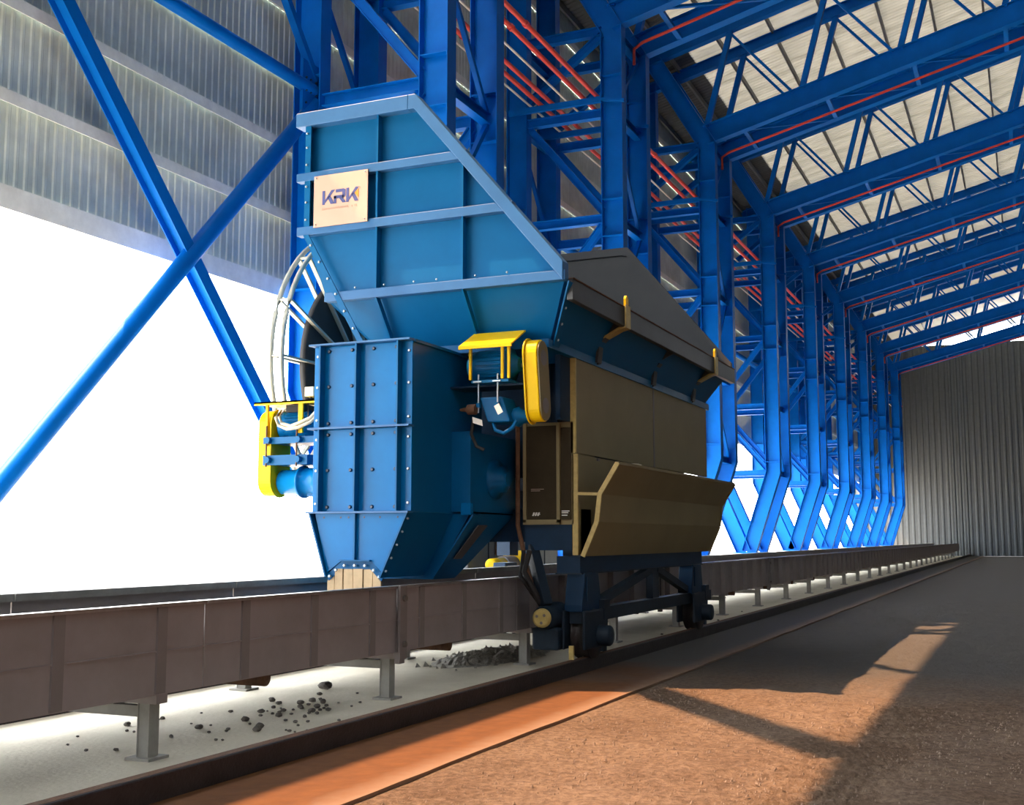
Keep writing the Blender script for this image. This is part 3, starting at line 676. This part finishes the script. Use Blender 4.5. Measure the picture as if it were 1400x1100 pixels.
def body():
    # feeder under the hopper
    b = MB().box(13.55, 19.75, 5.45, 7.6, 2.35, 3.80).build('feeder_body', 'machine_navy', M)
    MB().box(12.9, 19.7, 5.06, 5.12, 3.0, 4.05).build('side_skirt', 'machine_navy', b)
    for x in (13.6, 14.6, 16.2, 17.8, 19.4):
        MB().box(x - .04, x + .04, 5.36, 5.46, 2.4, 3.8).build('skirt_post', 'machine_navy', b)
    MB().lathe((12.88, 5.92, 2.30), (12.88, 5.72, 2.30), [(0, .24), (.05, .24), (.07, .16), (.15, .16), (.17, .09), (.2, .09)], 20).build('bearing_housing', 'machine_blue', b)
    # electrical cabinets facing the camera
    c = MB().box(13.22, 14.0, 5.02, 5.68, 1.76, 3.0).build('cabinet', 'ochre_paint', M)
    d1 = MB().box(13.19, 13.22, 5.22, 5.62, 1.82, 2.96).build('cabinet_door', 'cabinet_dark', c, bevel=.004)
    d2 = MB().box(13.20, 13.22, 5.045, 5.175, 1.82, 2.93).build('cabinet_door', 'cabinet_dark', c, bevel=.004)
    for y in (5.20, 5.64): MB().box(13.17, 13.22, y - .02, y + .02, 1.78, 2.99).build('door_frame', 'ochre_paint', c)
    MB().box(13.17, 13.22, 5.18, 5.66, 1.76, 1.82).build('door_frame', 'ochre_paint', c)
    def strokes(x, y, z, n, hh, par, slant=.4):
        for i in range(n):
            yy = y - i * hh * .78
            MB().prism([(yy, z), (yy - hh * .5, z), (yy - hh * (.5 + slant), z + hh), (yy - hh * slant, z + hh)], 'x', x - .003, x).build('marking', 'white_plastic', par, label='small white marking on the cabinet door')
    strokes(13.187, 5.545, 1.865, 3, .042, d1)
    MB().box(13.184, 13.187, 5.44, 5.535, 1.88, 1.888).build('marking', 'white_plastic', d1)
    for z, w in ((1.915, .10), (1.895, .085), (1.865, .075)):
        MB().box(13.197, 13.2, 5.165 - w, 5.165, z, z + .012).build('marking', 'white_plastic', d2)
    for z, w in ((2.165, .12), (2.185, .17)):
        MB().box(13.185, 13.187, 5.56 - w, 5.56, z, z + .006).build('marking', 'logo_grey', d1)
    MB().box(13.24, 13.9, 5.05, 5.66, 1.45, 1.76).build('cabinet_plinth', 'machine_navy', c)
    MB().tube([(13.15, 5.72, 3.1), (13.15, 5.72, 1.75), (13.2, 5.68, 1.5), (13.15, 5.6, 1.2), (13.2, 5.5, .95)], .03, 8).build('cable_conduit', 'rust', c)
    # yellow side guards
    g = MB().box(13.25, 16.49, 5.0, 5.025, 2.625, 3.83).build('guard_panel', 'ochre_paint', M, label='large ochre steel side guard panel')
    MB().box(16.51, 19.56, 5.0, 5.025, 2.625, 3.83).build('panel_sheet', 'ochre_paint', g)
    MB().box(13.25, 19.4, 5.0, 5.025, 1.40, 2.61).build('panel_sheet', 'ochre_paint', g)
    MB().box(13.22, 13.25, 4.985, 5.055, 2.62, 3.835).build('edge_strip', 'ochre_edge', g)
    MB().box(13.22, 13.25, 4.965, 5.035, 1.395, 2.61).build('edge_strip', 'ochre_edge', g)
    MB().box(16.47, 16.53, 4.995, 5.0, 2.63, 3.83).build('seam_strip', 'rib_steel', g)
    for x in (14.1, 14.16, 16.2, 16.26, 18.9): MB().box(x - .015, x + .015, 4.99, 5.03, 3.83, 3.86).build('clip', 'bolt_dark', g)
    MB().box(14.0, 14.08, 4.985, 5.0, 2.57, 2.60).build('latch', 'rib_steel', g)
    pr = [(4.46, 2.49), (4.69, 2.12), (4.73, 1.79), (4.91, 1.38)]
    f = MB()
    for (a, b_) in zip(pr, pr[1:]):
        f.plate([(13.25, *a), (19.24, *a), (19.24, *b_), (13.25, *b_)], .015)
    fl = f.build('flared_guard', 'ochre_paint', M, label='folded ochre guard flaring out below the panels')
    e = MB()
    for (a, b_) in zip(pr, pr[1:]):
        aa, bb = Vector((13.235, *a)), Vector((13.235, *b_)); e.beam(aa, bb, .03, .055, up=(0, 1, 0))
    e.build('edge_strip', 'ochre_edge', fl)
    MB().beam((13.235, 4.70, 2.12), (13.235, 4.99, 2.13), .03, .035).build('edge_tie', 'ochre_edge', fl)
    e = MB()
    for (a, b_) in zip(pr, pr[1:]): e.beam(Vector((19.25, *a)), Vector((19.25, *b_)), .03, .055, up=(0, 1, 0))
    e.build('far_edge_strip', 'ochre_paint', fl)
    MB().box(13.25, 19.24, 4.45, 4.475, 2.47, 2.505).build('top_bead', 'ochre_paint', fl)
    MB().lathe((14.15, 4.55, 2.50), (14.15, 4.55, 2.53), [(0, .10), (.02, .09), (.03, .06)], 16).build('plastic_lid', 'cream_plastic', fl)
body()

def undercarriage():
    for side, Y, oy in (('near', 5.02, -1), ('far', 8.28, 1)):
        u = MB().box(13.3, 19.5, Y - .07, Y + .09, .58, .74).build('lower_beam', 'undercarriage', M)
        if side == 'near':
            MB().box(13.3, 19.0, Y - .05, Y + .25, 1.18, 1.38).build('upper_beam', 'machine_navy', u)
            MB().box(13.3, 19.0, Y - .07, Y + .27, 1.165, 1.18).build('beam_flange', 'undercarriage', u)
        for x in (13.6, 18.55):
            MB().prism([(x - .24, 1.18), (x + .24, 1.18), (x + .34, .80), (x + .34, .72), (x - .34, .72), (x - .34, .80)], 'y', Y - .09, Y + .14).build('leg', 'machine_navy', u, bevel=.01)
            MB().box(x - .20, x + .16, Y - .105, Y - .09, .84, 1.14).build('leg_cover', 'machine_navy', u)
            MB().box(x - .42, x + .42, Y - .15, Y - .11, .28, .74).build('bogie_plate', 'undercarriage', u, bevel=.02)
            MB().box(x - .42, x + .42, Y + .11, Y + .15, .28, .74).build('bogie_plate', 'undercarriage', u, bevel=.02)
            w = MB().lathe((x, 4.89 if side == 'near' else 8.17, .446), (x, 5.11 if side == 'near' else 8.39, .446), [(0, .05), (0, .29), (.02, .30), (.025, .275), (.195, .275), (.20, .30), (.22, .29), (.22, .05)], 28).build('wheel', 'rail_steel', u)
            MB().lathe((x + .1, Y - .30, .42), (x + .1, Y - .15, .42), [(0, .05), (0, .11), (.02, .125), (.15, .13)], 20).build('axle_cap', 'undercarriage', u)
            MB().box(x + .40, x + .50, Y - .10, Y + .10, .20, .42).build('rail_sweep', 'undercarriage', u)
            MB().box(x + .25, x + .46, Y - .16, Y + .16, .60, .84).build('buffer_box', 'undercarriage', u)
        if side == 'far': continue
        for a, b_ in (((14.0, .78), (16.4, 1.16)), ((18.2, .80), (16.6, 1.16))):
            MB().beam((a[0], Y + .02, a[1]), (b_[0], Y + .02, b_[1]), .10, .10).build('truss_diagonal', 'undercarriage', u)
        MB().box(16.35, 16.65, Y - .02, Y + .08, .74, 1.18).build('truss_post', 'undercarriage', u)
    for x in (13.6, 18.55):
        MB().box(x - .15, x + .15, 5.0, 8.4, 1.55, 1.95).build('cross_girder', 'machine_navy', M)
        for Y in (5.12, 8.26): MB().box(x - .18, x + .18, Y - .12, Y + .12, 1.3, 1.95).build('leg_post', 'machine_navy', M)
    MB().box(14.05, 19.6, 5.3, 5.5, 1.95, 2.36).build('chassis_beam', 'machine_navy', M)
    MB().box(13.0, 19.6, 7.5, 7.7, 1.95, 2.36).build('chassis_beam', 'machine_navy', M)
    # travel drive in front of the near bogie, with a yellow end cover
    d = MB().lathe((12.98, 5.33, .66), (13.5, 5.33, .66), [(0, .12), (.03, .14), (.30, .14), (.32, .17), (.5, .17)], 20).build('travel_motor', 'undercarriage', M)
    MB().lathe((12.93, 5.33, .66), (12.98, 5.33, .66), [(0, .085), (.012, .11), (.05, .115)], 20).build('motor_cover', 'ochre_edge', d, label='round yellow motor end cover')
    for a in range(3):
        q = a * 2.1 + .4
        MB().lathe((12.925, 5.33 + .055 * math.cos(q), .66 + .055 * math.sin(q)), (12.93, 5.33 + .055 * math.cos(q), .66 + .055 * math.sin(q)), [(0, .018), (.005, .018)], 10).build('cover_slot', 'rib_steel', d)
    MB().box(13.05, 13.55, 5.16, 5.50, .28, .54).build('gear_case', 'undercarriage', d, bevel=.03)
    MB().beam((13.1, 5.33, .8), (13.3, 5.6, 1.5), .12, .12).build('torque_arm', 'undercarriage', d)
    MB().tube([(13.0, 5.5, 1.45), (12.95, 5.55, 1.2), (13.0, 5.45, 1.0), (13.12, 5.4, .8)], .035, 8).tube([(13.05, 5.6, 1.45), (13.0, 5.62, 1.15), (13.06, 5.5, .95), (13.15, 5.42, .8)], .025, 8).build('drive_cables', 'black_rubber', d)
    MB().box(13.06, 13.09, 4.97, 5.03, .18, .34).build('marker_plate', 'ochre_edge', d)
undercarriage()

def stadium(cx, cz, hz, r, lean=0, n=14):
    pts = []
    for i in range(n + 1): a = math.pi * i / n; pts.append((cx - lean / 2 * 1 + r * math.cos(a), cz + hz + r * math.sin(a)))
    for i in range(n + 1): a = math.pi + math.pi * i / n; pts.append((cx + lean / 2 + r * math.cos(a), cz - hz + r * math.sin(a)))
    return pts
def drive_right():
    d = MB().lathe((12.45, 6.0, 3.60), (12.45, 5.38, 3.60), [(0, .06), (0, .13), (.05, .17), (.12, .185), (.16, .17), (.46, .17), (.47, .20), (.52, .20), (.53, .14), (.62, .08)], 24).build('motor', 'machine_blue', M, label='blue finned motor under a yellow hood')
    for a in range(24):
        q = 2 * math.pi * a / 24
        MB().beam((12.45 + .175 * math.cos(q), 5.85, 3.60 + .175 * math.sin(q)), (12.45 + .175 * math.cos(q), 5.56, 3.60 + .175 * math.sin(q)), .012, .03, up=(math.cos(q), 0, math.sin(q))).build('fin', 'machine_blue', d)
    MB().hexa([(12.15, 5.36, 3.79), (12.56, 5.36, 4.0), (12.56, 6.02, 4.0), (12.15, 6.02, 3.79), (12.15, 5.36, 3.81), (12.56, 5.36, 4.02), (12.56, 6.02, 4.02), (12.15, 6.02, 3.81)]).build('hood', 'yellow_paint', d, label='yellow rain hood on posts')
    MB().box(12.14, 12.16, 5.36, 6.02, 3.77, 3.81).build('hood_lip', 'yellow_paint', d)
    for y in (5.90, 5.50, 5.42):
        MB().box(12.2, 12.23, y - .014, y + .014, 3.42, 3.80).build('hood_post', 'yellow_paint', d)
    MB().box(12.2, 12.75, 5.42, 5.88, 3.38, 3.41).build('motor_plate', 'machine_blue', d)
    for y in (5.80, 5.56):
        MB().cyl((12.22, y, 3.04), (12.22, y, 3.48), .010, 8).build('threaded_rod', 'bolt_steel', d)
        MB().box(12.18, 12.27, y - .05, y + .05, 3.385, 3.40).build('rod_lug', 'bolt_steel', d)
        MB().lathe((12.22, y, 3.10), (12.22, y, 3.15), [(0, .03), (.05, .03)], 8).build('rod_nut', 'machine_blue', d)
    MB().hexa([(12.25, 5.42, 2.93), (12.6, 5.42, 2.93), (12.6, 5.70, 2.93), (12.25, 5.70, 2.93), (12.25, 5.52, 3.22), (12.6, 5.52, 3.22), (12.6, 5.80, 3.22), (12.25, 5.80, 3.22)]).build('gear_case', 'machine_blue', d, bevel=.015)
    MB().lathe((12.45, 5.45, 3.0), (12.45, 5.25, 3.0), [(0, .10), (.06, .12), (.1, .08), (.2, .06)], 18).build('gear_shaft', 'machine_blue', d)
    MB().tube([(12.3, 5.65, 2.92), (12.25, 5.60, 2.84), (12.25, 5.5, 2.80), (12.3, 5.42, 2.86), (12.3, 5.36, 2.94)], .022, 8).build('conduit_loop', 'machine_blue', d)
    MB().tube([(12.2, 5.85, 2.98), (12.2, 5.88, 2.8), (12.22, 5.82, 2.66), (12.25, 5.74, 2.62)], .02, 8).build('black_cable', 'black_rubber', d)
    MB().lathe((12.2, 6.02, 3.08), (12.2, 5.82, 3.08), [(0, .015), (.08, .03), (.1, .06), (.2, .06)], 14).build('limit_switch', 'rust', d, label='rusty red switch with a handle')
    MB().plate([(12.14, 5.84, 2.99), (12.14, 5.72, 2.95), (12.14, 5.71, 2.88), (12.14, 5.83, 2.92)], .006).build('hanging_tag', 'white_plastic', d, label='small white hanging tag')
    MB().plate([(12.14, 5.57, 3.10), (12.14, 5.51, 3.13), (12.14, 5.46, 3.03), (12.14, 5.52, 3.0)], .006).build('hanging_tag', 'white_plastic', d, label='small white hanging tag')
    MB().cyl((12.5, 5.4, 3.60), (12.5, 5.2, 3.60), .03, 10).build('motor_shaft', 'bolt_steel', d)
    g = MB().prism(stadium(12.46, 3.40, .30, .165, .08), 'y', 5.10, 5.25).build('belt_guard', 'yellow_paint', M, bevel=.012, label='upright yellow belt guard of the higher drive')
    MB().prism(stadium(12.46, 3.40, .30, .19, .08), 'y', 5.25, 5.265).build('guard_backplate', 'yellow_paint', g)
    MB().prism(stadium(12.46, 3.40, .30, .15, .08), 'y', 5.085, 5.102).build('guard_shade_face', 'guard_shade_olive', g)  # added plate that darkens the guard's side face in place of shade
    for z in (3.66, 3.12): MB().lathe((12.46 + (.03 if z < 3.4 else -.03), 5.085, z), (12.46 + (.03 if z < 3.4 else -.03), 5.079, z), [(0, .09), (.006, .09)], 20).build('guard_vent', 'rib_steel', g)
    MB().box(12.4, 12.8, 5.2, 6.25, 3.36, 3.38).build('drive_console', 'machine_navy', d)
    d.location = g.location = (-.27, -.115, -.03)
drive_right()

def drive_left():
    zc = 2.97
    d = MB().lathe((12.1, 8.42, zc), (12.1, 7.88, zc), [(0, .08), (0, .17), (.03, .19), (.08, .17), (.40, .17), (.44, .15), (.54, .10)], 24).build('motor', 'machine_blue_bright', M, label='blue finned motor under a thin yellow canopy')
    for a in range(24):
        q = 2 * math.pi * a / 24
        MB().beam((12.1 + .175 * math.cos(q), 8.32, zc + .175 * math.sin(q)), (12.1 + .175 * math.cos(q), 8.03, zc + .175 * math.sin(q)), .010, .028, up=(math.cos(q), 0, math.sin(q))).build('fin', 'machine_blue', d)
    MB().box(11.82, 12.36, 7.78, 8.68, 3.235, 3.255).build('canopy', 'yellow_paint', d)
    MB().box(11.82, 11.835, 7.78, 8.68, 3.215, 3.255).build('canopy_lip', 'yellow_paint', d)
    for y, w in ((8.52, .016), (8.03, .03)):
        MB().box(11.86, 11.89, y - w, y + w, 2.86 if w > .02 else 2.72, 3.235).build('canopy_post', 'yellow_paint', d)
    MB().box(11.95, 12.25, 8.05, 8.30, 3.13, 3.22).build('terminal_box', 'black_rubber', d)
    MB().box(11.86, 12.3, 7.80, 8.56, 2.74, 2.82).build('motor_plate', 'machine_blue', d)
    MB().box(11.86, 12.3, 7.92, 8.56, 2.48, 2.60).build('lower_plate', 'machine_blue', d)
    for y in (8.50, 8.06):
        MB().cyl((11.84, y, 2.46), (11.84, y, 2.96), .011, 8).build('threaded_rod', 'rust', d)
        for z in (2.78, 2.54): MB().lathe((11.80, y - .03, z), (11.90, y - .03, z), [(0, .04), (.1, .04)], 10).build('rod_block', 'machine_blue', d)
    MB().lathe((12.1, 8.46, 2.28), (12.1, 7.42, 2.28), [(0, .10), (.04, .15), (.32, .16), (.33, .20), (.36, .20), (.37, .175), (.62, .175), (.63, .21), (.66, .21), (.67, .185), (1.04, .185)], 28).build('gear_unit', 'machine_blue_bright', d)
    for k, o in enumerate((0, .05)):
        MB().tube([(11.84, 8.30 - o, 3.16), (11.80, 8.34 - o, 3.05), (11.80, 8.30 - o, 2.96 + o * .4), (11.80, 8.18 - o, 2.91 + o * .6), (11.80, 8.02, 2.92 + o), (11.82, 7.86, 2.98 + o), (11.86, 7.80, 3.06 + o)], .022, 8).build('flexible_conduit', 'cream_plastic', d)
    MB().box(11.88, 12.0, 7.86, 7.99, 3.30, 3.42).build('junction_box', 'cream_plastic', d, bevel=.008)
    MB().tube([(11.93, 7.92, 3.30), (11.86, 7.92, 3.22), (11.84, 7.90, 3.05), (11.84, 7.86, 2.95)], .010, 6).build('thin_cable', 'black_rubber', d)
    g = MB().prism(stadium(12.08, 2.64, .34, .19, 0), 'y', 8.47, 8.66).build('belt_guard', 'yellow_paint', M, bevel=.012, label='upright yellow belt guard of the lower drive at the open side')
    MB().prism(stadium(12.08, 2.64, .34, .21, 0), 'y', 8.455, 8.47).build('guard_backplate', 'yellow_paint', g)
    MB().box(12.0, 12.3, 7.42, 8.0, 2.1, 2.16).build('gear_bracket', 'machine_blue', d)
drive_left()

def reel():
    cx, cz, R = 14.82, 4.0, 2.05
    c = MB().lathe((cx, 9.0, cz), (cx, 9.09, cz), [(0, .30), (0, 1.44), (.09, 1.44), (.09, .30), (0, .30)], 56).build('cable_reel', 'black_rubber', M, label='black cable wound on a large spoked reel')
    MB().lathe((cx, 8.80, cz), (cx, 9.25, cz), [(0, .1), (0, .32), (.45, .32), (.45, .1)], 24).build('reel_hub', 'galvanised', c)
    MB().beam((cx, 8.72, cz), (cx, 8.0, cz), .3, .3).build('reel_axle', 'machine_navy', c)
    for y in (8.96, 9.13):
        MB().tube([(cx + R * math.cos(2 * math.pi * i / 64), y, cz + R * math.sin(2 * math.pi * i / 64)) for i in range(64)], .035, 8, True).build('reel_ring', 'galvanised', c)
        for k in range(16):
            a = 2 * math.pi * k / 16 + math.pi
            ca, sa = math.cos(a), math.sin(a)
            MB().beam((cx + .3 * ca, y, cz + .3 * sa), (cx + R * ca, y, cz + R * sa), .03, .06, up=(0, 1, 0)).build('spoke', 'galvanised', c)
    for k in range(16):
        a = 2 * math.pi * k / 16 + math.pi
        MB().cyl((cx + R * math.cos(a), 8.96, cz + R * math.sin(a)), (cx + R * math.cos(a), 9.13, cz + R * math.sin(a)), .02, 8).build('ring_spacer', 'galvanised', c)
reel()
ORG = Vector((0, 0, 0))

# ------------------------------------------------------------------ equipment beyond the conveyor, rubble, stones
def extras():
    global ORG
    t = root('floor_pump', (20.0, 9.2, 0), 'small blue and yellow pump set on the floor beyond the conveyor', 'pump')
    MB().box(19.3, 21.9, 8.95, 9.45, 0, .85).build('base_frame', 'undercarriage', t)
    MB().lathe((19.9, 9.2, 1.10), (20.4, 9.2, 1.10), [(0, .05), (0, .12), (.5, .13), (.5, .05)], 18).build('pump_body', 'yellow_paint', t)
    MB().lathe((20.4, 9.2, 1.10), (20.9, 9.2, 1.10), [(0, .16), (.5, .16)], 18).build('coupling_guard', 'rib_steel', t)
    MB().box(20.9, 21.05, 9.0, 9.4, .75, 1.36).build('yellow_bracket', 'yellow_paint', t)
    MB().lathe((21.1, 9.2, 1.10), (21.9, 9.2, 1.10), [(0, .2), (.1, .24), (.7, .24), (.8, .15)], 20).build('pump_motor', 'machine_blue_bright', t)
    t = root('equipment_housing', (22.3, 9.95, 0), 'grey metal housing with a reddish panel standing beyond the conveyor', 'housing')
    MB().box(20.0, 24.6, 9.72, 10.18, 0, 1.72).build('body', 'housing_grey', t, bevel=.02)
    MB().box(19.96, 24.64, 9.68, 10.2, 1.72, 1.77).build('roof_plate', 'housing_grey', t)
    MB().box(21.2, 22.3, 9.70, 9.72, 1.25, 1.55).build('reddish_panel', 'rust', t)
    for x in (20.9, 22.9, 23.8): MB().box(x - .012, x + .012, 9.705, 9.72, .1, 1.66).build('seam_strip', 'undercarriage', t)
    ORG = Vector((0, 0, 0))
    # rubble heap under the conveyor
    mb = MB(); cx, cy = 14.7, 6.75; n = 26
    vs = []
    for i in range(n + 1):
        for j in range(n + 1):
            x = -1.5 + 3.0 * i / n; y = -.55 + 1.1 * j / n
            k = max(0, 1 - (x / 1.5) ** 2 - (y / .55) ** 2)
            vs.append((cx + x, cy + y, .11 * k ** .7 * random.uniform(.45, 1.1) - .004))
    mb.add(vs, [(i * (n + 1) + j, (i + 1) * (n + 1) + j, (i + 1) * (n + 1) + j + 1, i * (n + 1) + j + 1) for i in range(n) for j in range(n)])
    for i in range(160):
        a = random.uniform(0, 6.28); rr = random.uniform(.3, 1.25)
        x, y, s = cx + 1.5 * rr * math.cos(a), cy + .5 * rr * math.sin(a), random.uniform(.015, .05)
        z = .06 * max(0, 1 - rr * .8)
        mb.add([(x - s, y, z), (x + s * .8, y - s, z), (x + s, y + s * .9, z), (x + .2 * s, y + .1 * s, z + s * 1.3)], [(0, 1, 2), (0, 1, 3), (1, 2, 3), (2, 0, 3)])
    solo(mb, 'rubble_heap', 'rubble', (cx, cy, 0), 'heap of grey spilled rubble under the conveyor beside the wheels', 'rubble', kind='stuff')
    # loose stones
    meshes = []
    for k in range(5):
        bm = bmesh.new(); bmesh.ops.create_icosphere(bm, subdivisions=2, radius=1.0)
        for v in bm.verts: v.co *= random.uniform(.80, 1.12); v.co.z *= .75
        me = D.meshes.new('loose_stone'); bm.to_mesh(me); bm.free(); me.materials.append(MAT['stone'])
        meshes.append(me)
    sp = [(10.84, 6.95, .075, 'round dark stone, the largest lying alone on the pale floor')]
    for i in range(85):
        if i < 30: x, y = random.gauss(9.6, .5), random.gauss(6.30, .16)
        elif i < 55: x, y = random.uniform(7.0, 10.8), random.uniform(5.6, 7.2)
        else: x, y = random.gauss(8.5, .5), random.gauss(6.2, .35)
        sp.append((x, max(y, 5.2), random.choice((.012, .015, .018, .022, .03, .036)), 'small dark stone scattered on the pale floor under the conveyor'))
    for i in range(14):
        sp.append((random.uniform(15, 32), random.uniform(5.3, 5.9), random.uniform(.015, .03), 'small dark stone lying along the rail behind the machine'))
    keep = []
    for q in sp:
        if all((q[0] - p[0]) ** 2 + (q[1] - p[1]) ** 2 > (1.5 * (q[2] + p[2])) ** 2 for p in keep): keep.append(q)
    sp = keep
    for i, (x, y, s, lab) in enumerate(sp):
        o = D.objects.new('loose_stone', meshes[i % 5]); COL.objects.link(o)
        o.location = (x, y, s * .55); o.scale = (s, s * random.uniform(.8, 1.2), s * random.uniform(.7, 1)); o.rotation_euler = (0, 0, random.uniform(0, 6))
        tag(o, lab, 'stone', 'loose stones on the floor')
extras()

def gravel():
    mb = MB(); rnd = random.Random(3)
    for i in range(5200):
        x = 5.5 + 7 * rnd.random() ** 1.3; y = rnd.uniform(-.5, 3.8); r = rnd.choice((.003, .004, .005, .006, .009)) * (1 + .03 * x)
        h = -.012 + r * .2; a, b, c = rnd.uniform(.7, 1.3) * r, rnd.uniform(.7, 1.3) * r, rnd.uniform(.5, .9) * r
        mb.add([(x - a, y, h), (x, y - b, h), (x + a, y, h), (x, y + b, h), (x + .2 * a, y, h + 2 * c)], [(0, 1, 4), (1, 2, 4), (2, 3, 4), (3, 0, 4)])
    solo(mb, 'gravel', 'gravel_stone', (9, 2, 0), 'fine loose gravel strewn over the sandy dirt', 'gravel', kind='stuff')
mat('gravel_stone', (0.11, 0.072, 0.048), 0.95, scale=2.0, col2=(0.26, 0.185, 0.135))
gravel()
